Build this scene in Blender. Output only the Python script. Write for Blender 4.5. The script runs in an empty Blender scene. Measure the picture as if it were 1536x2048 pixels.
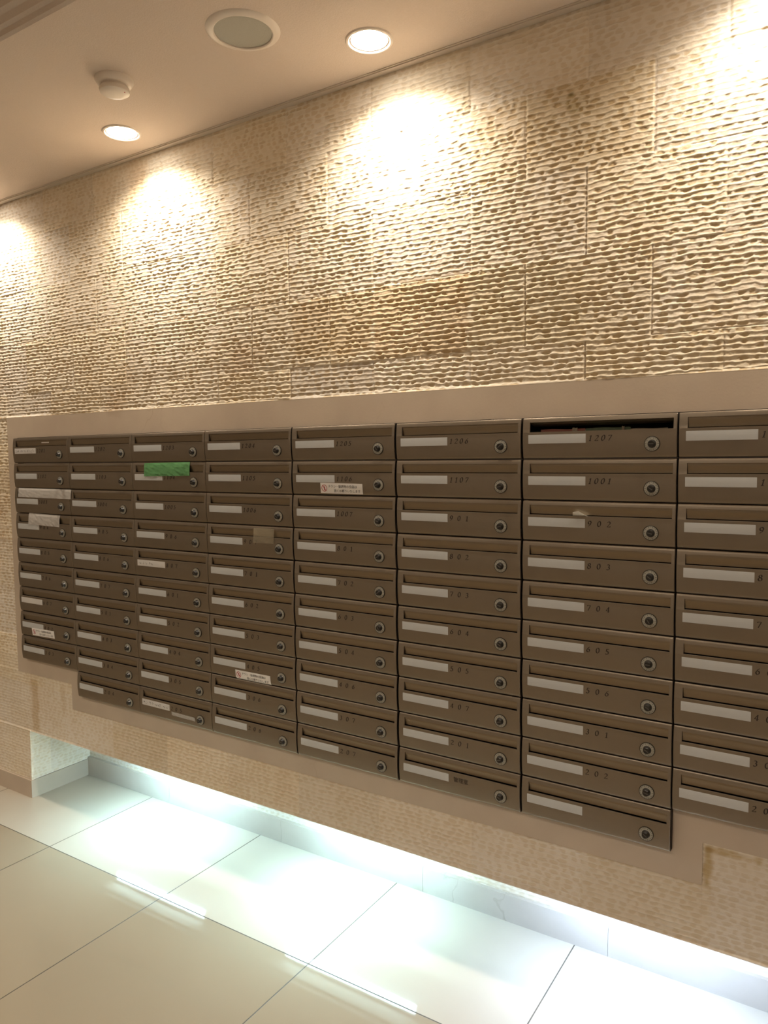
import bpy, bmesh, math, random
import numpy as np
from mathutils import Vector, Matrix

S = bpy.context.scene
COL = S.collection
PI = math.pi

# ------------------------------------------------------------------ camera
CAM = (2.888, -1.7461, -0.0922)
YAW, PITCH, ROLL, FPX = -0.5718, -0.0726, -0.0102, 1497.62
cd = bpy.data.cameras.new('camera')
cam = bpy.data.objects.new('camera', cd)
COL.objects.link(cam)
fw = Vector((math.sin(YAW) * math.cos(PITCH), math.cos(YAW) * math.cos(PITCH), math.sin(PITCH)))
rt0 = Vector((math.cos(YAW), -math.sin(YAW), 0))
up0 = rt0.cross(fw)
rt = rt0 * math.cos(ROLL) + up0 * math.sin(ROLL)
up = -rt0 * math.sin(ROLL) + up0 * math.cos(ROLL)
M = Matrix((rt, up, -fw)).transposed().to_4x4()
M.translation = CAM
cam.matrix_world = M
cd.sensor_fit = 'VERTICAL'
cd.sensor_height = 24.0
cd.lens = FPX / 2048 * 24.0
cd.clip_start = 0.02
S.camera = cam

# ------------------------------------------------------------------ colour management, world
S.view_settings.view_transform = 'Standard'
S.view_settings.look = 'None'
S.view_settings.gamma = 1
S.view_settings.use_curve_mapping = False
S.view_settings.exposure = 0.0
w = bpy.data.worlds.new('world')
S.world = w
w.use_nodes = True
w.node_tree.nodes['Background'].inputs[0].default_value = (0.30, 0.22, 0.15, 1)
w.node_tree.nodes['Background'].inputs[1].default_value = 0.2

# light levels (watts) and colours
SPOT_W, SPOT_COL, SPOT_ANG, SPOT_BLEND = 46.0, (1.0, 0.865, 0.70), 146, 0.85
LENS_E = 30.0
TUBE_E, TUBE_COL = 165.0, (0.66, 1.10, 1.34)
FILL_W = 60.0  # each added fill downlight behind the camera

# ------------------------------------------------------------------ materials
def new_mat(name):
    m = bpy.data.materials.new(name)
    m.use_nodes = True
    nt = m.node_tree
    return m, nt, nt.nodes['Principled BSDF']

def plain(name, col, rough=0.5, metal=0.0, spec=0.5, var=0.0, scale=40, bump=0.0, aniso=None):
    m, nt, b = new_mat(name)
    b.inputs['Base Color'].default_value = (*col, 1)
    b.inputs['Roughness'].default_value = rough
    b.inputs['Metallic'].default_value = metal
    b.inputs['Specular IOR Level'].default_value = spec
    tc = nt.nodes.new('ShaderNodeTexCoord')
    n = nt.nodes.new('ShaderNodeTexNoise')
    n.inputs['Scale'].default_value = scale
    n.inputs['Detail'].default_value = 4
    nt.links.new(tc.outputs['Object'], n.inputs['Vector'])
    r = nt.nodes.new('ShaderNodeMapRange')
    r.inputs['To Min'].default_value = 1 - var
    r.inputs['To Max'].default_value = 1 + var
    nt.links.new(n.outputs['Fac'], r.inputs['Value'])
    mx = nt.nodes.new('ShaderNodeVectorMath'); mx.operation = 'SCALE'
    mx.inputs[0].default_value = col
    nt.links.new(r.outputs['Result'], mx.inputs['Scale'])
    nt.links.new(mx.outputs['Vector'], b.inputs['Base Color'])
    if bump:
        bp = nt.nodes.new('ShaderNodeBump')
        bp.inputs['Strength'].default_value = 1
        bp.inputs['Distance'].default_value = bump
        nt.links.new(n.outputs['Fac'], bp.inputs['Height'])
        nt.links.new(bp.outputs['Normal'], b.inputs['Normal'])
    return m

def emit(name, col, s):
    m, nt, b = new_mat(name)
    b.inputs['Base Color'].default_value = (*col, 1)
    b.inputs['Emission Color'].default_value = (*col, 1)
    b.inputs['Emission Strength'].default_value = s
    return m

def stone_mat(name, light, dark, stain, bump, rough=0.75, chisel_bump=0.0, spec=0.35, vein=0.0, stain_lo=0.62):
    m, nt, b = new_mat(name)
    N, L = nt.nodes, nt.links
    geo = N.new('ShaderNodeNewGeometry')
    def noise(scale, detail=4, vec=None):
        n = N.new('ShaderNodeTexNoise')
        n.inputs['Scale'].default_value = scale
        n.inputs['Detail'].default_value = detail
        L.new(vec or geo.outputs['Position'], n.inputs['Vector'])
        return n
    def ramp(src, lo, hi):
        r = N.new('ShaderNodeMapRange'); r.clamp = True
        r.inputs['From Min'].default_value = lo; r.inputs['From Max'].default_value = hi
        L.new(src, r.inputs['Value']); return r.outputs['Result']
    def mix(f, a, c):
        x = N.new('ShaderNodeMix'); x.data_type = 'RGBA'
        if isinstance(f, float): x.inputs[0].default_value = f
        else: L.new(f, x.inputs[0])
        for i, v in ((6, a), (7, c)):
            if isinstance(v, tuple): x.inputs[i].default_value = (*v, 1)
            else: L.new(v, x.inputs[i])
        return x.outputs[2]
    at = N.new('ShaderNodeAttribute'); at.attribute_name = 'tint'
    c = mix(ramp(noise(7, 5).outputs['Fac'], .35, .65), light, dark)
    c = mix(ramp(noise(2.6, 6).outputs['Fac'], stain_lo, stain_lo + .14), c, stain)
    if vein:
        n = noise(9, 3)
        dist = N.new('ShaderNodeTexNoise'); dist.inputs['Scale'].default_value = 5
        v = N.new('ShaderNodeTexVoronoi'); v.feature = 'DISTANCE_TO_EDGE'; v.inputs['Scale'].default_value = 3.2
        va = N.new('ShaderNodeVectorMath'); va.operation = 'MULTIPLY_ADD'
        va.inputs[1].default_value = (.25, .25, .25)
        L.new(n.outputs['Color'], va.inputs[0]); L.new(geo.outputs['Position'], va.inputs[2])
        L.new(va.outputs['Vector'], v.inputs['Vector'])
        f = N.new('ShaderNodeMath'); f.operation = 'MULTIPLY'
        L.new(ramp(v.outputs['Distance'], .018, .0), f.inputs[0])
        L.new(ramp(noise(2.1).outputs['Fac'], .52, .68), f.inputs[1])
        f2 = N.new('ShaderNodeMath'); f2.operation = 'MULTIPLY'; f2.inputs[1].default_value = vein
        L.new(f.outputs[0], f2.inputs[0])
        c = mix(f2.outputs[0], c, stain)
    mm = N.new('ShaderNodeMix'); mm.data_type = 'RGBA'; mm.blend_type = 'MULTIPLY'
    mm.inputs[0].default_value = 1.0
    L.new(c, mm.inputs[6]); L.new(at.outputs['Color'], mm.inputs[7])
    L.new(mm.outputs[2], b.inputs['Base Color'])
    b.inputs['Roughness'].default_value = rough
    b.inputs['Specular IOR Level'].default_value = spec
    bp = N.new('ShaderNodeBump'); bp.inputs['Strength'].default_value = 1
    bp.inputs['Distance'].default_value = bump
    L.new(noise(160, 4).outputs['Fac'], bp.inputs['Height'])
    if chisel_bump:
        mp = N.new('ShaderNodeMapping'); mp.inputs['Scale'].default_value = (14, 14, 75)
        L.new(geo.outputs['Position'], mp.inputs['Vector'])
        n = noise(1.0, 2, mp.outputs['Vector'])
        b2 = N.new('ShaderNodeBump'); b2.inputs['Strength'].default_value = 1
        b2.inputs['Distance'].default_value = chisel_bump
        L.new(n.outputs['Fac'], b2.inputs['Height'])
        L.new(bp.outputs['Normal'], b2.inputs['Normal'])
        L.new(b2.outputs['Normal'], b.inputs['Normal'])
    else:
        L.new(bp.outputs['Normal'], b.inputs['Normal'])
    return m

M_CHISEL = stone_mat('chiselled_limestone', (.90, .82, .70), (.86, .76, .61), (.74, .60, .45), .0009, spec=.15)
M_FLATSTONE = plain('soffit_mortar', (.30, .27, .22), .9, var=.05)
M_MARBLE = stone_mat('honed_cream_marble', (.55, .455, .355), (.50, .41, .32), (.38, .28, .19), .0002, rough=.42, vein=.55, spec=.4, stain_lo=.66)

M_BASE = stone_mat('grey_cream_marble', (.50, .45, .385), (.46, .41, .345), (.30, .24, .18), .0002, rough=.4, vein=.5, spec=.4, stain_lo=.66)

def floor_mat():
    m, nt, b = new_mat('polished_porcelain_tile')
    N, L = nt.nodes, nt.links
    geo = N.new('ShaderNodeNewGeometry')
    sep = N.new('ShaderNodeSeparateXYZ'); L.new(geo.outputs['Position'], sep.inputs[0])
    def mth(op, a, c=None, d=None):
        x = N.new('ShaderNodeMath'); x.operation = op
        for i, v in enumerate((a, c, d)):
            if v is None: continue
            if isinstance(v, (int, float)): x.inputs[i].default_value = v
            else: L.new(v, x.inputs[i])
        return x.outputs[0]
    def line(src, off):
        u = mth('DIVIDE', mth('SUBTRACT', src, off), .6)
        fr = mth('FRACT', mth('ADD', u, .5))
        return mth('MULTIPLY', mth('ABSOLUTE', mth('SUBTRACT', fr, .5)), .6), mth('FLOOR', u)
    dx, ix = line(sep.outputs['X'], .4252)
    dy, iy = line(sep.outputs['Y'], -.1961)
    d = mth('MINIMUM', dx, dy)
    g = N.new('ShaderNodeMapRange'); g.clamp = True
    g.inputs['From Min'].default_value = .0013; g.inputs['From Max'].default_value = .0021
    L.new(d, g.inputs['Value'])
    # per tile tone
    cx = N.new('ShaderNodeCombineXYZ'); L.new(ix, cx.inputs[0]); L.new(iy, cx.inputs[1])
    wn = N.new('ShaderNodeTexWhiteNoise'); wn.noise_dimensions = '3D'; L.new(cx.outputs[0], wn.inputs['Vector'])
    n = N.new('ShaderNodeTexNoise'); n.inputs['Scale'].default_value = 3; n.inputs['Detail'].default_value = 5
    L.new(geo.outputs['Position'], n.inputs['Vector'])
    s = mth('ADD', mth('MULTIPLY', wn.outputs['Value'], .04), mth('MULTIPLY_ADD', n.outputs['Fac'], .10, .93))
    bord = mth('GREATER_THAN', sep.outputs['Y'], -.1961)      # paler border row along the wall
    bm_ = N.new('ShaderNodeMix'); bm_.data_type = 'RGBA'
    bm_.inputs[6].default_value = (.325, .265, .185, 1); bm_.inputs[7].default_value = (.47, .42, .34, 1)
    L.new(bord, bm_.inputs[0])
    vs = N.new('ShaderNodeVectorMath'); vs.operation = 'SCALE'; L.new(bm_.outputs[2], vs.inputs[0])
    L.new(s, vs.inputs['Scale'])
    mx = N.new('ShaderNodeMix'); mx.data_type = 'RGBA'
    mx.inputs[6].default_value = (.07, .055, .035, 1)
    L.new(g.outputs['Result'], mx.inputs[0]); L.new(vs.outputs['Vector'], mx.inputs[7])
    L.new(mx.outputs[2], b.inputs['Base Color'])
    r = N.new('ShaderNodeMapRange'); r.inputs['To Min'].default_value = .6; r.inputs['To Max'].default_value = .045
    L.new(g.outputs['Result'], r.inputs['Value']); L.new(r.outputs['Result'], b.inputs['Roughness'])
    bp = N.new('ShaderNodeBump'); bp.inputs['Distance'].default_value = .0003
    L.new(g.outputs['Result'], bp.inputs['Height']); L.new(bp.outputs['Normal'], b.inputs['Normal'])
    b.inputs['Specular IOR Level'].default_value = .45
    return m
M_FLOOR = floor_mat()
M_CEIL = plain('ceiling_wallpaper', (.64, .54, .46), .9, var=.05, scale=260, bump=.0006)
M_CEILTRIM = plain('ceiling_bead_plastic', (.62, .54, .46), .5, var=.02)
M_PAINT = plain('room_wall_paint', (.50, .44, .37), .8, var=.04, scale=4)
M_DOOR = plain('bronze_satin_metal', (.240, .198, .150), .38, metal=.75, var=.06, scale=25)
M_FLAP = plain('bronze_flap_metal', (.255, .205, .145), .28, metal=.8, var=.06, scale=18)
M_BODY = plain('dark_box_metal', (.035, .026, .02), .6, metal=.3, var=.05)
M_CARD = plain('name_card_paper', (.50, .51, .51), .45, var=.03, scale=60)
M_CARD2 = plain('yellowed_name_card_paper', (.60, .58, .56), .5, var=.03, scale=60)
M_INK = plain('black_brown_ink', (.018, .010, .008), .5, var=.02)
M_DIAL = plain('dial_grey', (.36, .345, .29), .35, metal=.0, var=.1, scale=300)
M_BLACK = plain('black_plastic', (.012, .010, .008), .3, var=.02)
M_SLOT = plain('knob_slot_grey', (.10, .09, .08), .4, var=.02)
M_WHITE = plain('sticker_white', (.84, .82, .80), .45, var=.02)
M_RED = plain('sticker_red', (.45, .04, .06), .5, var=.02)
M_GREEN = plain('green_masking_tape', (.085, .235, .085), .5, var=.10, scale=70)
M_TAPE = plain('white_masking_tape', (.40, .375, .345), .6, var=.10, scale=70)
M_PAPER = plain('paper_white', (.70, .68, .62), .7, var=.03)
M_PAPERS = [plain('flyer_red', (.34, .12, .09), .5, var=.3, scale=70), plain('flyer_green', (.14, .20, .12), .5, var=.3, scale=70),
            plain('flyer_cream', (.45, .38, .28), .5, var=.2, scale=70)]
M_PLASTIC = plain('white_fixture_plastic', (.74, .66, .58), .35, var=.02)
M_GRILLE = plain('speaker_grille', (.40, .385, .33), .5, var=.25, scale=900, bump=.0008)
M_LENS = emit('lamp_lens', (1.0, .93, .82), LENS_E)
M_TUBE = emit('fluorescent_tube_glass', TUBE_COL, TUBE_E)
M_TUBE2 = emit('cooler_fluorescent_tube_glass', (.72, 1.0, 1.48), TUBE_E * .85)
M_CHROME = plain('reflector', (.8, .75, .68), .25, metal=.9, var=.02)

def clear_tape():
    m, nt, b = new_mat('clear_tape')
    b.inputs['Base Color'].default_value = (.42, .36, .25, 1)
    b.inputs['Roughness'].default_value = .35
    b.inputs['Alpha'].default_value = .30
    return m
M_CLEAR = clear_tape()

# ------------------------------------------------------------------ mesh helpers
def link(name, me, mats, parent=None):
    o = bpy.data.objects.new(name, me)
    COL.objects.link(o)
    for m in (mats if isinstance(mats, (list, tuple)) else [mats]):
        if me.materials.find(m.name) < 0: me.materials.append(m)
    if parent: o.parent = parent
    return o

def build(name, verts, faces, mats, parent=None, smooth=False, fm=None):
    me = bpy.data.meshes.new(name)
    me.from_pydata(verts, [], faces)
    if fm:
        for p, i in zip(me.polygons, fm): p.material_index = i
    if smooth:
        for p in me.polygons: p.use_smooth = True
    me.update()
    return link(name, me, mats, parent)

class MB:
    def __init__(s): s.v, s.f, s.m = [], [], []
    def add(s, v, f, mi=0):
        n = len(s.v); s.v += [tuple(q) for q in v]; s.f += [tuple(i + n for i in q) for q in f]; s.m += [mi] * len(f)
    def box(s, a, b, mi=0):
        (x0, y0, z0), (x1, y1, z1) = a, b
        s.add([(x0, y0, z0), (x1, y0, z0), (x1, y1, z0), (x0, y1, z0), (x0, y0, z1), (x1, y0, z1), (x1, y1, z1), (x0, y1, z1)],
              [(0, 3, 2, 1), (4, 5, 6, 7), (0, 1, 5, 4), (1, 2, 6, 5), (2, 3, 7, 6), (3, 0, 4, 7)], mi)
    def lathe(s, prof, axis='z', n=40, o=(0, 0, 0), mi=0, cap0=False, cap1=False):
        vs = []
        for r, h in prof:
            for k in range(n):
                a = 2 * PI * k / n
                p = (r * math.cos(a), r * math.sin(a), h) if axis == 'z' else \
                    (r * math.cos(a), h, r * math.sin(a)) if axis == 'y' else (h, r * math.cos(a), r * math.sin(a))
                vs.append((p[0] + o[0], p[1] + o[1], p[2] + o[2]))
        fs = []
        for i in range(len(prof) - 1):
            for k in range(n):
                k2 = (k + 1) % n
                fs.append((i * n + k, i * n + k2, (i + 1) * n + k2, (i + 1) * n + k))
        if cap0: fs.append(tuple(range(n)))
        if cap1: fs.append(tuple(range((len(prof) - 1) * n, len(prof) * n)))
        s.add(vs, fs, mi)
    def build(s, name, mats, parent=None, smooth=False, fixn=True):
        o = build(name, s.v, s.f, mats, parent, smooth, s.m)
        if fixn:
            bm = bmesh.new(); bm.from_mesh(o.data)
            bmesh.ops.recalc_face_normals(bm, faces=bm.faces)
            bm.to_mesh(o.data); bm.free()
        if smooth:
            try: o.data.set_sharp_from_angle(angle=math.radians(35))
            except Exception: pass
        return o

def empty(name, loc):
    o = bpy.data.objects.new(name, None)
    o.location = loc; o.empty_display_size = .02
    COL.objects.link(o)
    return o

def tag(o, label=None, cat=None, group=None, kind=None):
    if label: o['label'] = label
    if cat: o['category'] = cat
    if group: o['group'] = group
    if kind: o['kind'] = kind
    return o

def copy_tree(o, parent=None):
    c = o.copy(); COL.objects.link(c); c.parent = parent
    for ch in list(o.children): copy_tree(ch, c)
    return c

# ------------------------------------------------------------------ chiselled stone relief
rng = np.random.default_rng(7)
_P = rng.random((512, 512)).astype(np.float32)
def vnoise(x, z, seed=0):
    x = x + seed * 17.31; z = z + seed * 9.77
    xi = np.floor(x).astype(int); zi = np.floor(z).astype(int)
    fx = x - xi; fz = z - zi
    fx = fx * fx * (3 - 2 * fx); fz = fz * fz * (3 - 2 * fz)
    g = lambda a, b: _P[a % 512, b % 512]
    return (g(xi, zi) * (1 - fx) + g(xi + 1, zi) * fx) * (1 - fz) + (g(xi, zi + 1) * (1 - fx) + g(xi + 1, zi + 1) * fx) * fz

ZSOF = -1.21                    # underside of the hanging wall
TOPM = .084                     # top of the marble surround
FR = .065                       # width of the marble surround
CH, BW = .198, .2985           # course height, block length
Z0, X0 = -.0220, .5460         # a bed joint, a head joint
PITCH_Z = CH / 16.0
def relief(X, Z, amp=1.0):
    XO = X
    """depth relief towards the viewer (0 = deepest, about .006 = ridge) and block tint"""
    row = np.floor((Z - Z0) / CH)
    off = np.where(row % 2 == 0, 0.0, BW / 2) 
    colm = np.floor((X - X0 - off) / BW)
    hsh = _P[(row * 37 + colm * 11).astype(int) % 512, (row * 5 + colm * 71).astype(int) % 512]
    hsh2 = _P[(row * 13 + colm * 29 + 91).astype(int) % 512, (row * 41 + colm * 7 + 3).astype(int) % 512]
    ph = hsh * 3
    sm = lambda t: np.clip(t, 0, 1) ** 2 * (3 - 2 * np.clip(t, 0, 1))
    X = X + (vnoise(X * 95, Z * 130, 31) - .5) * .010 + (vnoise(X * 210, Z * 260, 32) - .5) * .004
    u = (Z - Z0) / PITCH_Z + (vnoise(X * 150, Z * 170, 33) - .5) * .16 + (vnoise(X * 5, Z * 8, 12) - .5) * .30 + ((vnoise(X * 70, Z * 60, 2) - .5) * .30 + (vnoise(X * 26, Z * 40, 1) - .5) * .26) * (.5 + .8 * hsh2)
    k = np.floor(u); v = u - k
    groove = sm(v / .5) * sm((1 - v) / .16)
    cell = X / .0262 + k * .47 + vnoise(k * 3.7 + X * 4, X * 7, 3) * 2.0 + ph * 2
    ci = np.floor(cell + .5); dc = (cell - ci) / .5
    wdt = .50 + .42 * _P[(ci * 17 + k * 31).astype(int) % 512, (k * 7).astype(int) % 512]
    str_ = _P[(ci * 5 + k * 53).astype(int) % 512, (ci * 3 + k * 19).astype(int) % 512]
    hh = .47 * np.sqrt(np.clip(1 - np.abs(dc / wdt) ** 2.6, 0, 1))
    cen = .50 + (vnoise(ci * 1.7, k * 2.9, 8) - .5) * .16
    pm = sm((hh - np.abs(v - cen)) / np.where(v > cen, .12, .20)) * np.clip(.15 + 1.3 * str_, 0, 1)
    pit = pm * (.45 + .55 * str_)
    dep = np.maximum(groove * np.where(Z < -.9, .75, .10 + .45 * vnoise(X * 24, k * 1.7, 5) ** 2), pit)
    rough = (vnoise(X * 110, Z * 150, 6) - .5) * .34 + (vnoise(X * 230, Z * 300, 7) - .5) * .18
    a = .50 + .55 * vnoise(X * 3.3, Z * 5, 9) + .35 * (hsh - .5)
    fin = np.exp(-(np.minimum(v, 1 - v) / .10) ** 2) * .35
    H = ((1 - dep) * .9 + fin + rough * (1.3 - 1.0 * dep)) * a * .0031 * amp + (vnoise(X * 9, Z * 14, 10) - .5) * .0022 + (hsh - .5) * .0015
    # thin joints between the blocks
    X = XO
    jz = np.abs((Z - Z0) / CH - np.round((Z - Z0) / CH)) * CH
    jx = np.abs((X - X0 - off) / BW - np.round((X - X0 - off) / BW)) * BW
    j = np.maximum(np.exp(-(jx / .0016) ** 2), np.exp(-(jz / .0013) ** 2) * ((vnoise(X * 7, Z * 3, 11) > .58) & (Z < .72)))
    H = H * (1 - .65 * j) - .0018 * j
    # sawn edges where the stone meets the marble and at the hanging lower edge
    e = np.minimum(np.minimum(np.abs(Z - TOPM), np.abs(Z - ZSOF)), np.abs(Z + .9 + FR) + 10 * (Z > -.9)) / .007
    e = sm(e); H = H * e + .0042 * (1 - e)
    t = np.where(Z < -.9, .88, .93) + .12 * (hsh2 - .5)
    tint = np.stack([t * (1 + .03 * (hsh - .5)), t * (1 + .00 * hsh), t * (1 - .10 * (hsh - .5))], -1)
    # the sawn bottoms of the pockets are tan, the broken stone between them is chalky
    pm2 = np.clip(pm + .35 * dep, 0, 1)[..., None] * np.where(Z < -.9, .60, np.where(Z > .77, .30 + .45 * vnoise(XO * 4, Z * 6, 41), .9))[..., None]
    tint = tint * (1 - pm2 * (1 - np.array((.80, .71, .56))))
    # old stains in the stone
    def blot(x0, x1, z0, z1, col, s, e=.010):
        nonlocal tint
        wx = (vnoise(XO * 40, Z * 40, 21) - .5) * .016
        m = sm((X - x0 + wx) / e) * sm((x1 - X + wx) / e) * sm((Z - z0 + wx) / e) * sm((z1 - Z + wx) / e) * s
        tint = tint * (1 - m[..., None] * (1 - np.array(col)))
    blot(2.612, 2.640, -1.075, -.964, (.70, .60, .40), .9)
    blot(2.612, 2.740, -.990, -.964, (.74, .64, .44), .8)
    blot(2.620, 2.66, -1.05, -1.035, (.74, .64, .44), .7)
    blot(.020, .085, -1.21, -.975, (.80, .70, .55), .8, .02)
    blot(.225, .262, -1.12, -.968, (.84, .76, .64), .6, .02)
    blot(2.285, 2.305, .735, .752, (.42, .40, .26), .9, .008)
    blot(2.280, 2.330, .690, .740, (.74, .70, .55), .7, .02)
    blot(.72, .86, .72, .932, (.86, .72, .58), .45, .05)
    blot(1.45, 1.74, .20, .37, (.84, .77, .66), .7, .006)
    blot(1.74, 2.034, .176, .378, (.88, .80, .70), .8, .006)
    blot(2.04, 2.334, .176, .378, (.92, .91, .86), .8, .006)
    blot(2.04, 2.48, .578, .766, (.93, .88, .78), .6, .006)
    return H, tint

def grid_mesh(patches):
    """patches: list of (origin, udir, vdir, du, dv, nu, nv, normal, amp); all in one mesh"""
    Vs, Fs, Ts = [], [], []; n0 = 0
    for (o, ud, vd, lu, lv, su, sv, nrm, amp) in patches:
        nu = max(2, int(round(lu / su)) + 1); nv = max(2, int(round(lv / sv)) + 1)
        a = np.linspace(0, lu, nu); b = np.linspace(0, lv, nv)
        A, B = np.meshgrid(a, b)
        P = np.array(o)[None, None] + A[..., None] * np.array(ud) + B[..., None] * np.array(vd)
        horiz = P[..., 0] + P[..., 1] * 1.0
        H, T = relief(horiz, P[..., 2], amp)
        P = P + H[..., None] * np.array(nrm)
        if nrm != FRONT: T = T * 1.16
        Vs.append(P.reshape(-1, 3)); Ts.append(T.reshape(-1, 3))
        i = (np.arange(nv - 1)[:, None] * nu + np.arange(nu - 1)[None]).ravel() + n0
        Fs.append(np.stack([i, i + 1, i + 1 + nu, i + nu], -1)); n0 += nu * nv
    V = np.concatenate(Vs).astype(np.float32); F = np.concatenate(Fs).astype(np.int32); T = np.concatenate(Ts)
    me = bpy.data.meshes.new('chiselled')
    me.vertices.add(len(V)); me.vertices.foreach_set('co', V.ravel())
    me.loops.add(F.size); me.loops.foreach_set('vertex_index', F.ravel())
    me.polygons.add(len(F))
    me.polygons.foreach_set('loop_start', np.arange(0, F.size, 4, dtype=np.int32))
    me.polygons.foreach_set('loop_total', np.full(len(F), 4, dtype=np.int32))
    me.polygons.foreach_set('use_smooth', np.ones(len(F), dtype=bool))
    me.update(calc_edges=True)
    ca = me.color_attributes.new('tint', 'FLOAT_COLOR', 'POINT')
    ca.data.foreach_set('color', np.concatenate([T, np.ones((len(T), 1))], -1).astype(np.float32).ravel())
    return me

def white_tint(o):
    ca = o.data.color_attributes.new('tint', 'FLOAT_COLOR', 'POINT')
    n = len(o.data.vertices)
    ca.data.foreach_set('color', np.ones(n * 4, dtype=np.float32))

# ------------------------------------------------------------------ room geometry
ZF, ZC, ZC2 = -1.495, .932, .985
YW = .012                       # deepest plane of the chiselled face
YM = .008                       # marble face
XL, XR, YB = -2.6, 5.2, -3.8
RY = .28                        # back of the recess
BX, BH = .3626, .1              # mailbox module
CX = [j * BX + d for j, d in enumerate((.0, -.002, -.004, -.0055, -.004, -.001, .001, .001, .001))]
ROWS = [9, 10, 10, 10, 10, 10, 10, 9]
XE = 8 * BX + .001

X, Yn, Zv = (1, 0, 0), (0, 1, 0), (0, 0, 1)
FRONT = (0, -1, 0)
def P(x0, x1, z0, z1, su=.0036, sv=.0020, amp=1.0):
    return ((x0, YW, z0), X, Zv, x1 - x0, z1 - z0, su, sv, FRONT, amp)
xr3 = 3 * BX
patches = [
    P(-.40, 3.45, TOPM, ZC, .0030, .0014),                      # above the mailboxes
    P(XL, -.40, TOPM, ZC, .012, .004), P(3.45, XR, TOPM, ZC, .012, .004),
    P(-.40, -FR, ZSOF, TOPM, .005, .0025, .8),                  # left of the surround
    P(XL, -.40, ZSOF, TOPM, .014, .005),
    P(-FR, CX[1] - FR, ZSOF, -.9 - FR, .004, .0024, .8),        # under the short column
    P(CX[1] - FR, CX[7] + FR, ZSOF, -1.0 - FR, .0032, .0015, 1.35),
    P(CX[7] + FR, XE + FR, ZSOF, -.9 - FR, .0034, .0018, 1.1),
    P(XE + FR, XR, ZSOF, TOPM, .010, .004, .8),
    P(-.4, 0, -1.42, ZSOF, .005, .0025, .45), P(XL, -.4, -1.42, ZSOF, .014, .005, .45),
]
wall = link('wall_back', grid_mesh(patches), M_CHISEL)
tag(wall, 'wall of cream chiselled limestone blocks around the mailboxes', kind='structure')

# side of the pier facing the lit recess
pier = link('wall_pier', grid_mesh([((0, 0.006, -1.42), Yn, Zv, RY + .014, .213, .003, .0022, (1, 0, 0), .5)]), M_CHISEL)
tag(pier, 'chiselled stone cheek at the left end of the lit recess', kind='structure')

# marble surround, one plate cut in rectangles round the stepped block of mailboxes
mb = MB()
def plate(x0, x1, z0, z1, y=YM, d=.03): mb.box((x0, y, z0), (x1, y + d, z1))
plate(-FR, XE + FR, .0015, TOPM)
plate(-FR, CX[0], -.9 - FR, .0015)
plate(CX[0], CX[1] - FR, -.9 - FR, -.9)
plate(CX[1] - FR, CX[1], -1.0 - FR, -.9)
plate(CX[1], CX[7], -1.0 - FR, -1.0)
plate(CX[7], CX[7] + FR, -1.0 - FR, -.9)
plate(CX[7] + FR, XE, -.9 - FR, -.9)
plate(XE, XE + FR, -.9 - FR, .0015)
tr = mb.build('trim_1', M_MARBLE); white_tint(tr)
tag(tr, 'smooth cream marble surround framing the block of mailboxes', kind='structure')

# hanging slab edge, soffit, recess
mb = MB()
mb.box((0, .019, ZSOF), (XR, .04, ZSOF + .035))
mb.box((0, .04, ZSOF - .004), (XR, RY + .02, ZSOF + .03))
so = mb.build('trim_2', M_FLATSTONE); white_tint(so)
tag(so, 'stone underside of the wall hanging over the lit recess', kind='structure')
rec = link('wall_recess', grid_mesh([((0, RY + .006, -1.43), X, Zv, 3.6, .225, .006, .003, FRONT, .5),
                                     ((3.6, RY + .006, -1.43), X, Zv, XR - 3.6, .225, .02, .006, FRONT, .5)]), M_CHISEL)
tag(rec, 'chiselled stone back of the lit recess below the mailboxes', kind='structure')
mb = MB()
js = [0.0] + [.5301 + .5968 * k for k in range(8)]
for a, b in zip(js[:-1], js[1:]):
    mb.box((a + .0006, RY - .008, ZF), (min(b, XR) - .0006, RY + .02, -1.412))
bb = mb.build('baseboard_recess', M_BASE); white_tint(bb)
tag(bb, 'marble baseboard along the back of the lit recess', kind='structure')
mb = MB()
mb.box((-.03, .0302, ZF), (.0031, RY - .0085, -1.4215))
mb.box((-.60, .002, ZF), (.003, .030, -1.4215))
mb.box((-1.2, .002, ZF), (-.6015, .030, -1.4215)); mb.box((XL, .002, ZF), (-1.2015, .030, -1.4215))
bp_ = mb.build('baseboard_pier', M_MARBLE); white_tint(bp_)
tag(bp_, 'marble baseboard round the foot of the stone pier', kind='structure')

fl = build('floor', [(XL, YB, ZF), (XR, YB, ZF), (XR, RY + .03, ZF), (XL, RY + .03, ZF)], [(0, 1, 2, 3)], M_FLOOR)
tag(fl, 'polished cream porcelain floor tiles with thin dark joints', kind='structure')

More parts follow.
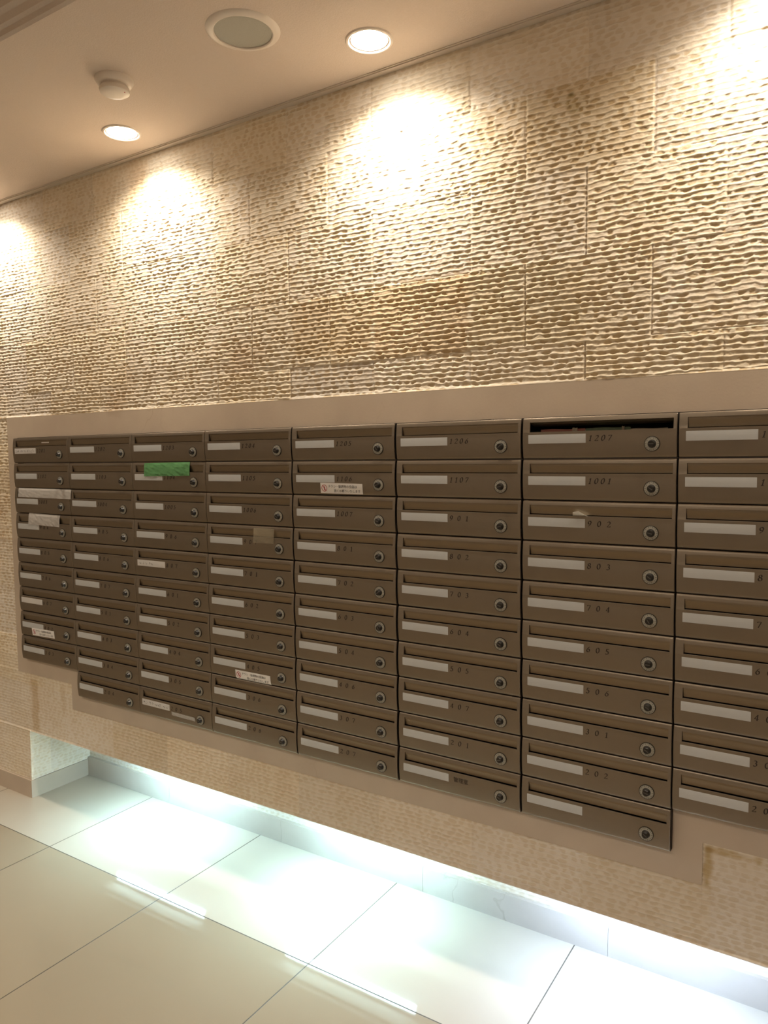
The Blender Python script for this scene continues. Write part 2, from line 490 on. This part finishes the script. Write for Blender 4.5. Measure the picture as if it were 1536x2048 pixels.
# ceiling: low band by the wall, moulded step, higher field towards the room
prof = [(.03, ZC), (-.640, ZC), (-.648, ZC + .004), (-.652, ZC + .014), (-.664, ZC + .016), (-.670, ZC + .030), (-.684, ZC + .034), (-.690, ZC2), (YB, ZC2)]
v = [(x, y, z) for x in (XL, XR) for y, z in prof]; n = len(prof)
ce = build('ceiling', v, [(i, i + 1, n + i + 1, n + i) for i in range(n - 1)], M_CEIL)
tag(ce, 'pale papered ceiling with a moulded step', kind='structure')
mb = MB(); mb.box((XL, -.010, ZC - .005), (XR, .010, ZC)); mb.box((XL, -.014, ZC - .002), (XR, -.010, ZC))
tag(mb.build('trim_3', M_CEILTRIM), 'thin pale bead where the ceiling meets the stone wall', kind='structure')
for nm, vs in (('wall_left', [(XL, YB, ZF), (XL, .03, ZF), (XL, .03, ZC2), (XL, YB, ZC2)]),
               ('wall_right', [(XR, YB, ZF), (XR, RY + .03, ZF), (XR, RY + .03, ZC2), (XR, YB, ZC2)]),
               ('wall_front', [(XL, YB, ZF), (XR, YB, ZF), (XR, YB, ZC2), (XL, YB, ZC2)])):
    tag(build(nm, vs, [(0, 1, 2, 3)], M_PAINT), 'plain cream painted wall of the lobby', kind='structure')

# ------------------------------------------------------------------ mailbox parts
def FY(z):
    """front face of a mailbox door: gently bowed, rolled back at its lower edge"""
    t = min(max(-z / BH, 0), 1)
    y = -.0085 - .0045 * math.sin(PI * min(1, t * 1.02)) ** .8
    if t > .93: y += ((t - .93) / .07) ** 2 * .004
    if t < .05: y += ((.05 - t) / .05) ** 2 * .0015
    return y

PX0, PX1, PZ0, PZ1 = .0018, BX - .0018, -.0006, -.0978
SX0, SX1, SZ0, SZ1 = .0200, .3535, -.0110, -.0345

def door_mesh():
    xs = [PX0, PX0 + .0012, SX0 - .001, SX0, SX0 + .002, SX1 - .002, SX1, PX1 - .0012, PX1]
    zs = sorted(set([PZ0, PZ0 - .001, PZ0 - .003, -.006, SZ0, SZ0 - .002, -.018, -.026, SZ1 + .002, SZ1, -.0362] + [-.040 - .006 * k for k in range(9)] + [-.0905, -.093, -.095, -.0966, PZ1]), reverse=True)
    nx, nz = len(xs), len(zs)
    keep = {}
    for i in range(nx - 1):
        for j in range(nz - 1):
            cx, cz = (xs[i] + xs[i + 1]) / 2, (zs[j] + zs[j + 1]) / 2
            keep[i, j] = not (SX0 < cx < SX1 and SZ1 < cz < SZ0)
    V, F = [], []
    def vid(i, j, b): return (i * nz + j) * 2 + b
    for i in range(nx):
        for j in range(nz):
            e = .0012 if i in (0, nx - 1) else 0
            y = FY(zs[j])
            # raised lip just under the slot
            if abs(zs[j] - SZ1) < .0019 and SX0 - .002 < xs[i] < SX1 + .002: y -= .0007
            V.append((xs[i], y + e, zs[j])); V.append((xs[i], y + .0045, zs[j]))
    for (i, j), k in keep.items():
        if not k: continue
        F.append((vid(i, j, 0), vid(i, j + 1, 0), vid(i + 1, j + 1, 0), vid(i + 1, j, 0)))
        F.append((vid(i, j, 1), vid(i + 1, j, 1), vid(i + 1, j + 1, 1), vid(i, j + 1, 1)))
        for (di, dj, a, b) in ((-1, 0, (i, j), (i, j + 1)), (1, 0, (i + 1, j + 1), (i + 1, j)), (0, -1, (i + 1, j), (i, j)), (0, 1, (i, j + 1), (i + 1, j + 1))):
            if not keep.get((i + di, j + dj), False):
                F.append((vid(*a, 0), vid(*a, 1), vid(*b, 1), vid(*b, 0)))
    return V, F

def conform_rect(x0, x1, z0, z1, lift, n=4, m=8, rot=0, skew=0, crumple=0, thick=.0003, seed=1):
    """thin sheet lying on the bowed door (x0<x1, z0 top, z1 bottom)"""
    r = random.Random(seed)
    V, F = [], []
    cx, cz = (x0 + x1) / 2, (z0 + z1) / 2
    for b in (0, 1):
        for i in range(m + 1):
            for j in range(n + 1):
                x = x0 + (x1 - x0) * i / m; z = z0 + (z1 - z0) * j / n
                dx, dz = x - cx, z - cz
                x2 = cx + dx * math.cos(rot) - dz * math.sin(rot); z2 = cz + dx * math.sin(rot) + dz * math.cos(rot)
                V.append([x2, FY(z2) - lift - (thick if b == 0 else 0), z2])
    k = (m + 1) * (n + 1)
    if crumple:
        for q in range(k):
            d = (r.random() - .3) * crumple
            V[q][1] -= d; V[q + k][1] -= d
            if r.random() < .3: V[q][0] += (r.random() - .5) * crumple * .8; V[q + k][0] = V[q][0]
    def id_(i, j, b): return b * k + i * (n + 1) + j
    for i in range(m):
        for j in range(n):
            F.append((id_(i, j, 0), id_(i, j + 1, 0), id_(i + 1, j + 1, 0), id_(i + 1, j, 0)))
            F.append((id_(i, j, 1), id_(i + 1, j, 1), id_(i + 1, j + 1, 1), id_(i, j + 1, 1)))
    for i in range(m):
        F.append((id_(i, 0, 0), id_(i + 1, 0, 0), id_(i + 1, 0, 1), id_(i, 0, 1)))
        F.append((id_(i, n, 0), id_(i, n, 1), id_(i + 1, n, 1), id_(i + 1, n, 0)))
    for j in range(n):
        F.append((id_(0, j, 0), id_(0, j, 1), id_(0, j + 1, 1), id_(0, j + 1, 0)))
        F.append((id_(m, j, 0), id_(m, j + 1, 0), id_(m, j + 1, 1), id_(m, j, 1)))
    return V, F

# numerals written with a broad nib
def arc(cx, cy, rx, ry, a0, a1, n=14):
    return [(cx + rx * math.cos(math.radians(a0 + (a1 - a0) * k / n)), cy + ry * math.sin(math.radians(a0 + (a1 - a0) * k / n))) for k in range(n + 1)]
DIG = {
    '0': [arc(.3, .5, .25, .46, 90, 450, 24)],
    '1': [[(.12, .80), (.34, .95), (.34, .04)], [(.16, .03), (.52, .03)]],
    '2': [arc(.28, .70, .22, .25, 160, -30, 12) + [(.30, .35), (.06, .05)], [(.06, .05), (.56, .05)], [(.56, .05), (.58, .15)]],
    '3': [arc(.26, .73, .20, .22, 150, -80, 12), arc(.26, .28, .25, .26, 90, -140, 14)],
    '4': [[(.42, .03), (.42, .96), (.03, .30), (.60, .30)]],
    '5': [[(.52, .94), (.16, .94), (.12, .56)] + arc(.25, .30, .25, .28, 110, -140, 14)],
    '6': [[(.50, .95), (.28, .80)] + arc(.30, .30, .25, .27, 150, 190, 4), arc(.30, .30, .24, .27, 180, 540, 22)],
    '7': [[(.06, .80), (.08, .93), (.56, .93), (.24, .03)]],
    '8': [arc(.30, .74, .19, .21, 90, 450, 20), arc(.30, .27, .25, .25, 90, 450, 20)],
    '9': [arc(.30, .69, .24, .27, 0, 360, 22), arc(.30, .69, .25, .27, 10, -10, 4) + [(.44, .30), (.12, .04)]],
}
def text_polys(s, h, pitch, shear=.22):
    out = []
    for k, ch in enumerate(s):
        for path in DIG[ch]:
            for (ax, ay), (bx, by) in zip(path[:-1], path[1:]):
                dx, dy = bx - ax, by - ay; L = math.hypot(dx, dy) or 1
                nx, ny = math.cos(math.radians(25)) * .095, math.sin(math.radians(25)) * .095
                # the nib plus a minimum stroke width
                cr = (nx * dy - ny * dx) / L
                px, py = dy / L, -dx / L
                wd = max(abs(cr), .045)
                q = [(ax + px * wd, ay + py * wd), (ax - px * wd, ay - py * wd), (bx - px * wd, by - py * wd), (bx + px * wd, by + py * wd)]
                ex, ey = dx / L * .02, dy / L * .02
                q = [(q[0][0] - ex, q[0][1] - ey), (q[1][0] - ex, q[1][1] - ey), (q[2][0] + ex, q[2][1] + ey), (q[3][0] + ex, q[3][1] + ey)]
                out.append([((x + (y - .5) * shear) * h + k * pitch, y * h) for x, y in q])
    return out
_nums = {}
def number_mesh(s):
    if s in _nums: return _nums[s]
    h = .0135
    pitch = .0150 if len(s) == 4 else .0225
    x0 = .1655
    V, F = [], []
    for t, q in enumerate(text_polys(s, h, pitch, .24 if len(s) == 4 else .12)):
        n = len(V)
        for x, y in q:
            z = -.0585 + y
            V.append((x0 + x, FY(z) - .00035 - (t % 7) * .00001, z))
        F.append((n, n + 1, n + 2, n + 3))
    me = bpy.data.meshes.new('unit_number'); me.from_pydata(V, [], F)
    me.materials.append(M_INK)
    _nums[s] = me
    return me

def font_polys(s, size):
    cu = bpy.data.curves.new('t', 'FONT'); cu.body = s; cu.size = size
    cu.resolution_u = 2
    o = bpy.data.objects.new('t', cu); COL.objects.link(o)
    dg = bpy.context.evaluated_depsgraph_get()
    me = bpy.data.meshes.new_from_object(o.evaluated_get(dg))
    V = [tuple(v.co) for v in me.vertices]; F = [tuple(p.vertices) for p in me.polygons]
    bpy.data.objects.remove(o); bpy.data.curves.remove(cu); bpy.data.meshes.remove(me)
    return V, F

# one complete mailbox, then copies
def make_mailbox():
    root = empty('mailbox', (0, 0, 0))
    mb = MB()   # body: open-fronted steel case
    a, b, t, d = .0012, BX - .0012, .0012, .24
    z0, z1, yf = -.0992, -.0008, -.0035
    mb.box((a, yf, z0), (a + t, d, z1)); mb.box((b - t, yf, z0), (b, d, z1))
    mb.box((a + t, yf, z0), (b - t, d, z0 + t)); mb.box((a + t, yf, z1 - t), (b - t, d, z1))
    mb.box((a + t, d - t, z0 + t), (b - t, d, z1 - t))
    mb.build('body', M_BODY, root)
    V, F = door_mesh()
    m2 = MB(); m2.add(V, F); dr = m2.build('door', M_DOOR, root, smooth=True)
    # flap: hinged panel closing the letter slot
    m3 = MB()
    x0, x1 = SX0 + .0006, SX1 - .0006
    zs = [SZ0 + .0015, -.0135, -.018, -.024, -.029, SZ1 + .0018]
    ys = [-.0078, -.0087, -.0078, -.0062, -.0052, -.0050]
    V = [(x, y, z) for x in (x0, x1) for y, z in zip(ys, zs)] + [(x, y + .0014, z) for x in (x0, x1) for y, z in zip(ys, zs)]
    n = len(zs)
    F = []
    for q in range(n - 1):
        F += [(q, q + 1, n + q + 1, n + q), (2 * n + q, 3 * n + q, 3 * n + q + 1, 2 * n + q + 1),
              (q, 2 * n + q, 2 * n + q + 1, q + 1), (n + q, n + q + 1, 3 * n + q + 1, 3 * n + q)]
    F += [(0, n, 3 * n, 2 * n), (n - 1, 3 * n - 1, 4 * n - 1, 2 * n - 1)]
    m3.add(V, F); m3.build('slot_flap', M_FLAP, root, smooth=True)
    # name card behind its clear holder
    V, F = conform_rect(.0170, .1585, -.0412, -.0624, .0002, thick=.0006)
    m4 = MB(); m4.add(V, F); m4.build('name_card', M_CARD, root)
    # dial lock
    zc = -.0675; yc = FY(zc); cx = .3085
    m5 = MB()
    m5.lathe([(.0172, .001), (.0172, -.0016), (.0158, -.0020)], 'y', 36, mi=1)
    m5.lathe([(.0158, -.0020), (.0158, -.0017), (.0085, -.0024), (.0002, -.0024)], 'y', 36, mi=0)
    for k in range(20):          # scale round the dial
        aa = 2 * PI * k / 20; l = .0034 if k % 2 == 0 else .0018
        r0, r1, hw = .0150 - l, .0150, .00042 if k % 2 == 0 else .0003
        ca, sa = math.cos(aa), math.sin(aa)
        y_ = -.0026
        m5.add([(r0 * ca - hw * sa, y_ , r0 * sa + hw * ca), (r1 * ca - hw * sa, y_ + .0006, r1 * sa + hw * ca),
                (r1 * ca + hw * sa, y_ + .0006, r1 * sa - hw * ca), (r0 * ca + hw * sa, y_, r0 * sa - hw * ca)], [(0, 1, 2, 3)], 1)
    dl = m5.build('dial_lock', [M_DIAL, M_BLACK], root, smooth=True)
    dl.location = (cx, yc, zc)
    m6 = MB()
    m6.lathe([(.0094, -.0022), (.0088, -.0042), (.0078, -.0058), (.0074, -.0105), (.0066, -.0116), (.0001, -.0116)], 'y', 28)
    m6.box((-.0052, -.0119, -.0008), (.0052, -.0114, .0008), 1)
    m6.build('dial_knob', [M_BLACK, M_SLOT], dl, smooth=True)
    return root

ORD = ['first', 'second', 'third', 'fourth', 'fifth', 'sixth', 'seventh', 'eighth', 'ninth', 'tenth']
NUM = [
    ['1201', '1102', '1003', '904', '805', '706', '607', '402', '303'],
    ['1202', '1103', '1004', '905', '806', '707', '501', '403', '304', '204'],
    ['1203', '1104', '1005', '906', '807', '601', '502', '404', '305', '205'],
    ['1204', '1105', '1006', '907', '701', '602', '503', '405', '306', '206'],
    ['1205', '1106', '1007', '801', '702', '603', '504', '406', '307', '207'],
    ['1206', '1107', '901', '802', '703', '604', '505', '407', '201', None],
    ['1207', '1001', '902', '803', '704', '605', '506', '301', '202', ''],
    ['1101', '1002', '903', '804', '705', '606', '401', '302', '203'],
]
SPECIAL = {
    (0, 0): 'brown mailbox at the top left corner of the block, writing on its card',
    (0, 2): 'brown mailbox third down the leftmost column with pale tape across its whole slot',
    (0, 3): 'brown mailbox fourth down the leftmost column with torn pale tape on its slot',
    (0, 7): 'brown mailbox near the foot of the leftmost column with a white notice sticker',
    (0, 8): 'brown mailbox at the bottom of the short leftmost column',
    (2, 1): 'brown mailbox with bright green tape stuck over its slot',
    (2, 9): 'brown mailbox 205 at the foot of the third column, scraped tape residue under its number',
    (3, 3): 'brown mailbox 907 with a square of clear tape over its slot',
    (3, 7): 'brown mailbox 405 with a white notice sticker beside its dial',
    (4, 1): 'brown mailbox 1106 with a white Japanese notice sticker',
    (5, 9): 'brown mailbox with small Japanese characters, between boxes 207 and the blank lowest one',
    (6, 0): 'brown mailbox 1207 in the top row with its slot open and papers showing',
    (6, 2): 'brown mailbox 902 with a white paper corner poking from its slot',
    (6, 9): 'lowest brown mailbox of the block, unnumbered, hanging below box 202',
}
def ordcol(c): return 'leftmost column' if c == 0 else 'rightmost column' if c == 7 else ORD[c] + ' column from the left'

proto = make_mailbox()
boxes = {}
rr = random.Random(3)
for c in range(8):
    for r in range(ROWS[c]):
        root = proto if (c, r) == (0, 0) else copy_tree(proto)
        root.location = (CX[c], 0, -BH * r)
        boxes[c, r] = root
        s = NUM[c][r]
        lab = SPECIAL.get((c, r))
        if not lab:
            lab = 'brown metal mailbox %s, %s in the %s' % (s, 'at the top' if r == 0 else ORD[r] + ' down', ordcol(c))
        tag(root, lab, 'mailbox', 'apartment mailboxes set in the stone wall')
for (c, r), root in boxes.items():
    s = NUM[c][r]
    if s: link('unit_number', number_mesh(s), M_INK, root)
    kids = {k.name.split('.')[0]: k for k in root.children}
    # dials are turned differently and the doors sit a hair off each other
    for k in kids['dial_lock'].children: k.rotation_euler = (0, rr.choice([0, .5, .6, -.7, 1.0, -.3, .25]), 0)
    dy = (rr.random() - .5) * .0008
    for nm in ('door', 'unit_number', 'name_card', 'dial_lock'):
        pass
    root.rotation_euler = (0, 0, 0)
    root.location.y = dy
    root.location.z += (rr.random() - .5) * .0006
    if (c, r) in ((0, 0), (2, 4), (2, 9), (0, 6)):
        kids['name_card'].data = kids['name_card'].data.copy()
        kids['name_card'].data.materials[0] = M_CARD2

def sheet(name, mat, box, x0, x1, z0, z1, lift=.0008, **k):
    V, F = conform_rect(x0, x1, z0, z1, lift, **k)
    m = MB(); m.add(V, F)
    return m.build(name, mat, boxes[box])

# management office name on the lowest box of the sixth column
def glyphs(name, s, size, x, z, parent, mat, lift=.0006, rot=0, xs=1.0):
    V, F = font_polys(s, size)
    o = []
    for a, b, _ in V:
        a *= xs
        xx = x + a * math.cos(rot) - b * math.sin(rot); zz = z + a * math.sin(rot) + b * math.cos(rot)
        o.append((xx, FY(zz) - lift, zz))
    return build(name, o, F, mat, parent)
glyphs('office_name', '管理室', .0145, .173, -.0575, boxes[5, 9], M_INK)

# "no flyers" notice stickers
def sticker(box, x0, z0, rot, full=True):
    cx, cz = x0 + .074, z0 - .0150
    st = sheet('notice_sticker', M_WHITE, box, x0, x0 + .148, z0, z0 - .030, lift=.0008, rot=rot, m=14, n=6)
    st['label'] = 'white notice sticker with a red round sign'
    par = st
    def put(name, V, F, mat, lift):
        o = []
        for a, b in V:
            xx = cx + a * math.cos(rot) - b * math.sin(rot); zz = cz + a * math.sin(rot) + b * math.cos(rot)
            o.append((xx, FY(zz) - lift, zz))
        return build(name, o, F, mat, par)
    # red ring with slash and hand
    V, F = [], []
    n = 28
    for k in range(n):
        a = 2 * PI * k / n
        V += [(-.060 + .0100 * math.cos(a), .0100 * math.sin(a)), (-.060 + .0084 * math.cos(a), .0084 * math.sin(a))]
    for k in range(n):
        q = (k + 1) % n
        F.append((2 * k, 2 * q, 2 * q + 1, 2 * k + 1))
    b = len(V); V += [(-.0665, .0070), (-.0648, .0082), (-.0535, -.0070), (-.0552, -.0082)]; F.append((b, b + 1, b + 2, b + 3))
    b = len(V); V += [(-.0640, .0045), (-.0570, .0040), (-.0575, .0015), (-.0625, .0012)]; F.append((b, b + 1, b + 2, b + 3))
    b = len(V); V += [(-.0615, .0012), (-.0585, .0012), (-.0560, -.0055), (-.0610, -.0050)]; F.append((b, b + 1, b + 2, b + 3))
    put('red_sign', V, F, M_RED, .0015)
    for s, x, z in (('チラシ・勧誘物の投函は', -.046, .0022), ('固くお断りいたします', -.026, -.0105)):
        Vf, Ff = font_polys(s, .0093)
        mx = max(v[0] for v in Vf) or 1
        sc = (.101 if x < -.04 else .092) / mx
        put('notice_text', [(x + v[0] * sc, z + v[1]) for v in Vf], Ff, M_INK, .0015)
sticker((4, 1), 1.5535 - CX[4], -.0645, -.012)
sticker((3, 7), 1.1965 - CX[3], -.0690, .0)
sticker((0, 7), .0805 - CX[0], -.0600, .02)

g = sheet('green_tape', M_GREEN, (2, 1), .788 - CX[2], 1.012 - CX[2], -.0020, -.0475, lift=.0012, m=16, n=6, crumple=.0008, rot=.012, seed=4)
g['label'] = 'bright green tape'
g = sheet('masking_tape', M_TAPE, (0, 2), .028 - CX[0], .370 - CX[0], -.0000, -.0360, lift=.0010, m=22, n=5, crumple=.0006, rot=-.008, seed=5)
g['label'] = 'pale masking tape'
g = sheet('masking_tape', M_TAPE, (0, 3), .090 - CX[0], .292 - CX[0], .0010, -.0440, lift=.0010, m=16, n=5, crumple=.0009, rot=-.02, seed=6)
g['label'] = 'torn pale masking tape'
g = sheet('clear_tape', M_CLEAR, (3, 3), 1.288 - CX[3], 1.372 - CX[3], -.0070, -.0530, lift=.0010, m=8, n=5, crumple=.0008, seed=7)
g['label'] = 'square of clear tape'
g = sheet('tape_residue', M_TAPE, (2, 9), .889 - CX[2], 1.004 - CX[2], -.0635, -.0765, lift=.0006, m=16, n=3, crumple=.0012, rot=-.01, seed=8)
g['label'] = 'scraped whitish tape residue'
g = sheet('slot_label', M_WHITE, (0, 0), .190 - CX[0], .238 - CX[0], -.0150, -.0225, lift=-.0040, m=4, n=2)
g['label'] = 'small white label in the slot'
# handwriting on three cards: unreadable strokes
def scribble(box, x0, x1, zc, seed, h=.008):
    r = random.Random(seed); V, F = [], []
    x = x0
    while x < x1:
        for _ in range(4):
            a, b = x + r.random() * .009, zc + (r.random() - .5) * h
            a2, b2 = a + (r.random() - .5) * .010, b + (r.random() - .5) * h
            dx, dz = a2 - a, b2 - b; L = math.hypot(dx, dz) or 1; px, pz = -dz / L * .0006, dx / L * .0006
            n = len(V)
            for q in ((a + px, b + pz), (a - px, b - pz), (a2 - px, b2 - pz), (a2 + px, b2 + pz)):
                V.append((q[0], FY(q[1]) - .0011, q[1]))
            F.append((n, n + 1, n + 2, n + 3))
        x += .015
    par = [k for k in boxes[box].children if k.name.startswith('name_card')][0]
    build('handwriting', V, F, M_INK, par)
scribble((0, 0), .024, .145, -.052, 1)
scribble((2, 9), .022, .150, -.052, 2)
scribble((2, 4), .028, .100, -.052, 3, .005)

# box 1207: flap pushed in, dark inside, papers standing behind the slot
fp = [k for k in boxes[6, 0].children if k.name.startswith('slot_flap')][0]
fp.data = fp.data.copy()
fp.data.transform(Matrix.Translation((0, -.0045, SZ0 + .0015)) @ Matrix.Rotation(math.radians(62), 4, 'X') @ Matrix.Translation((0, .0045, -SZ0 - .0015)))
fp['label'] = 'flap pushed open into the box'
r5 = random.Random(5)
specs = [(.040, .150, -.0285, 0, .006), (.075, .185, -.0300, 2, .012), (.150, .255, -.0285, 1, .009), (.165, .250, -.0270, 1, .018),
         (.120, .132, -.0262, 2, .004), (.236, .242, -.0258, 2, .004), (.250, .335, -.0315, 2, .016)]
labs = ['reddish flyer standing at the left of the open slot of mailbox 1207',
        'cream leaflet standing behind the reddish flyer in the slot of mailbox 1207',
        'greenish flyer in front at the middle of the open slot of mailbox 1207',
        'dark green flyer at the back in the middle of the open slot of mailbox 1207',
        'narrow cream slip standing between the red and green flyers in mailbox 1207',
        'thin cream slip standing upright right of the green flyers in mailbox 1207',
        'cream leaflet lying low at the right inside the open slot of mailbox 1207']
for (x0, x1, zt, mi, y), lb in zip(specs, labs):
    V, F = [], []
    n = 12
    zb = -.0976
    for b in (0, 1):
        for i in range(n + 1):
            x = x0 + (x1 - x0) * i / n
            wv = math.sin(i * .9 + x0 * 40) * .0009
            V.append((x, y + wv + b * .0006, zb)); V.append((x, y + wv + .003 + b * .0006, zt + math.sin(i * .6) * .0006))
    k = 2 * (n + 1)
    for i in range(n):
        F.append((2 * i, 2 * i + 2, 2 * i + 3, 2 * i + 1)); F.append((k + 2 * i, k + 2 * i + 1, k + 2 * i + 3, k + 2 * i + 2))
        F.append((2 * i + 1, 2 * i + 3, k + 2 * i + 3, k + 2 * i + 1)); F.append((2 * i, k + 2 * i, k + 2 * i + 2, 2 * i + 2))
    F += [(0, 1, k + 1, k), (2 * n, k + 2 * n, k + 2 * n + 1, 2 * n + 1)]
    o = build('flyer', V, F, M_PAPERS[mi])
    o.location = (CX[6], 0, 0)
    tag(o, lb, 'flyer', 'flyers inside the open top mailbox')

# folded paper corner poking out of box 902
V = [(2.304, -.0075, -.2365), (2.345, -.0060, -.2370), (2.3075, -.0190, -.2255), (2.3210, -.0195, -.2225), (2.3370, -.0150, -.2320),
     (2.300, .030, -.2420), (2.352, .030, -.2420)]
V2 = [(x, y + .0002, z - .0012) for x, y, z in V]
F = [(0, 1, 4, 2), (2, 4, 3), (5, 6, 1, 0)]
n = len(V)
F2 = [tuple(reversed([i + n for i in f])) for f in F]
S_ = [(0, 2, 2 + n, n), (2, 3, 3 + n, 2 + n), (3, 4, 4 + n, 3 + n), (4, 1, 1 + n, 4 + n), (1, 6, 6 + n, 1 + n), (6, 5, 5 + n, 6 + n), (5, 0, n, 5 + n)]
o = build('folded_paper', V + V2, F + F2 + S_, M_PAPER)
tag(o, 'white folded paper corner sticking out of the slot of mailbox 902', 'paper')

# ------------------------------------------------------------------ ceiling fixtures
def downlight(x, y, z, label, wall_spot=True, power=SPOT_W, group='recessed downlights along the stone wall'):
    root = empty('downlight', (x, y, z))
    mb = MB()
    mb.lathe([(.0500, .012), (.0500, -.0020), (.0530, -.0042), (.0575, -.0035), (.0600, .0)], 'z', 48)
    mb.build('trim_ring', M_PLASTIC, root, smooth=True)
    mb = MB()
    mb.lathe([(.0500, .010), (.0500, .0015), (.0440, -.0005), (.030, -.0016), (.0001, -.0020)], 'z', 48)
    mb.build('lens', M_LENS, root, smooth=True)
    ld = bpy.data.lights.new('downlight_beam', 'SPOT')
    ld.energy = power; ld.color = SPOT_COL
    ld.spot_size = math.radians(SPOT_ANG); ld.spot_blend = SPOT_BLEND
    ld.shadow_soft_size = .030 if wall_spot else .05
    lo = bpy.data.objects.new('beam', ld); COL.objects.link(lo)
    lo.parent = root; lo.location = (0, 0, -.006)
    tag(root, label, 'ceiling light', group)
    return root
DLX = [-.040, .893, 1.827, 2.760, 3.693]
names = ['recessed downlight out of frame to the left, above the left end of the wall',
         'small round glowing downlight just below the smoke detector',
         'round glowing downlight to the right of the ceiling speaker',
         'recessed downlight near the right end of the mailboxes, above the frame',
         'recessed downlight furthest right along the stone wall']
for x, nm in zip(DLX, names): downlight(x, -.142, ZC, nm)
k = 0
for y in (-1.9, -3.0):  # added lamps out of view, giving the mailboxes warm fill light
    for x in (-1.3, .2, 2.0, 4.2):
        k += 1
        downlight(x, y, ZC2, 'added unseen fill downlight in the higher ceiling, %s row, %s' % ('near' if y > -2 else 'far', ('left end', 'left of centre', 'right of centre', 'right end')[(k - 1) % 4]),
                  False, FILL_W, 'added fill downlights in the lobby ceiling')

sp = empty('ceiling_speaker', (1.600, -.347, ZC))
mb = MB(); mb.lathe([(.0690, -.0008), (.0695, -.0062), (.0720, -.0078), (.0800, -.0060), (.0875, -.0022), (.0890, 0)], 'z', 64)
mb.build('bezel', M_PLASTIC, sp, smooth=True)
mb = MB(); mb.lathe([(.0690, -.0035), (.050, -.0042), (.025, -.0046), (.0001, -.0048)], 'z', 64)
mb.build('grille', M_GRILLE, sp, smooth=True)
tag(sp, 'round ceiling speaker with grey grille and white rim', 'speaker')

sd = empty('smoke_detector', (1.150, -.368, ZC))
mb = MB(); mb.lathe([(.0500, 0), (.0500, -.0060), (.0470, -.0110), (.0440, -.0150), (.0385, -.0175), (.0001, -.0175)], 'z', 48)
mb.build('mounting_base', M_PLASTIC, sd, smooth=True)
mb = MB(); mb.lathe([(.0350, -.0175), (.0330, -.0215), (.0385, -.0240), (.0400, -.0290), (.0385, -.0345), (.0330, -.0380), (.0200, -.0395), (.0001, -.0400)], 'z', 48)
mb.build('sensor_cap', M_PLASTIC, sd, smooth=True)
mb = MB(); mb.lathe([(.0016, -.0375), (.0016, -.0388), (.0001, -.0390)], 'z', 10, o=(.031, .008, .0))
mb.build('indicator', M_RED, sd)
tag(sd, 'small round white smoke detector between speaker and left downlight', 'smoke detector')

# ------------------------------------------------------------------ fluorescent battens hidden under the hanging wall
spans = [(.41, .903), (1.290, 1.797), (2.170, 2.677), (3.05, 3.557), (3.93, 4.437)]
tl = ['leftmost fluorescent batten under the hanging wall, next to the pier', 'second fluorescent batten from the pier under the hanging wall',
      'third fluorescent batten from the pier under the hanging wall', 'fourth fluorescent batten from the pier under the hanging wall',
      'fluorescent batten furthest from the pier under the hanging wall']
for (a, b), lb in zip(spans, tl):
    root = empty('fluorescent_batten', ((a + b) / 2, .105, ZSOF - .004))
    L = (b - a) / 2
    mb = MB(); mb.box((-L - .015, -.012, -.010), (L + .015, .012, 0)); mb.box((-L - .015, -.009, -.032), (-L, .009, -.010)); mb.box((L, -.009, -.032), (L + .015, .009, -.010))
    mb.build('holder', M_PLASTIC, root)
    mb = MB(); mb.lathe([(.0065, -L), (.0065, L)], 'x', 20, o=(0, 0, -.0215), cap0=True, cap1=True)
    mb.build('tube', M_TUBE if a < 2 else M_TUBE2, root, smooth=True)
    tag(root, lb, 'fluorescent lamp', 'fluorescent battens lighting the recess')
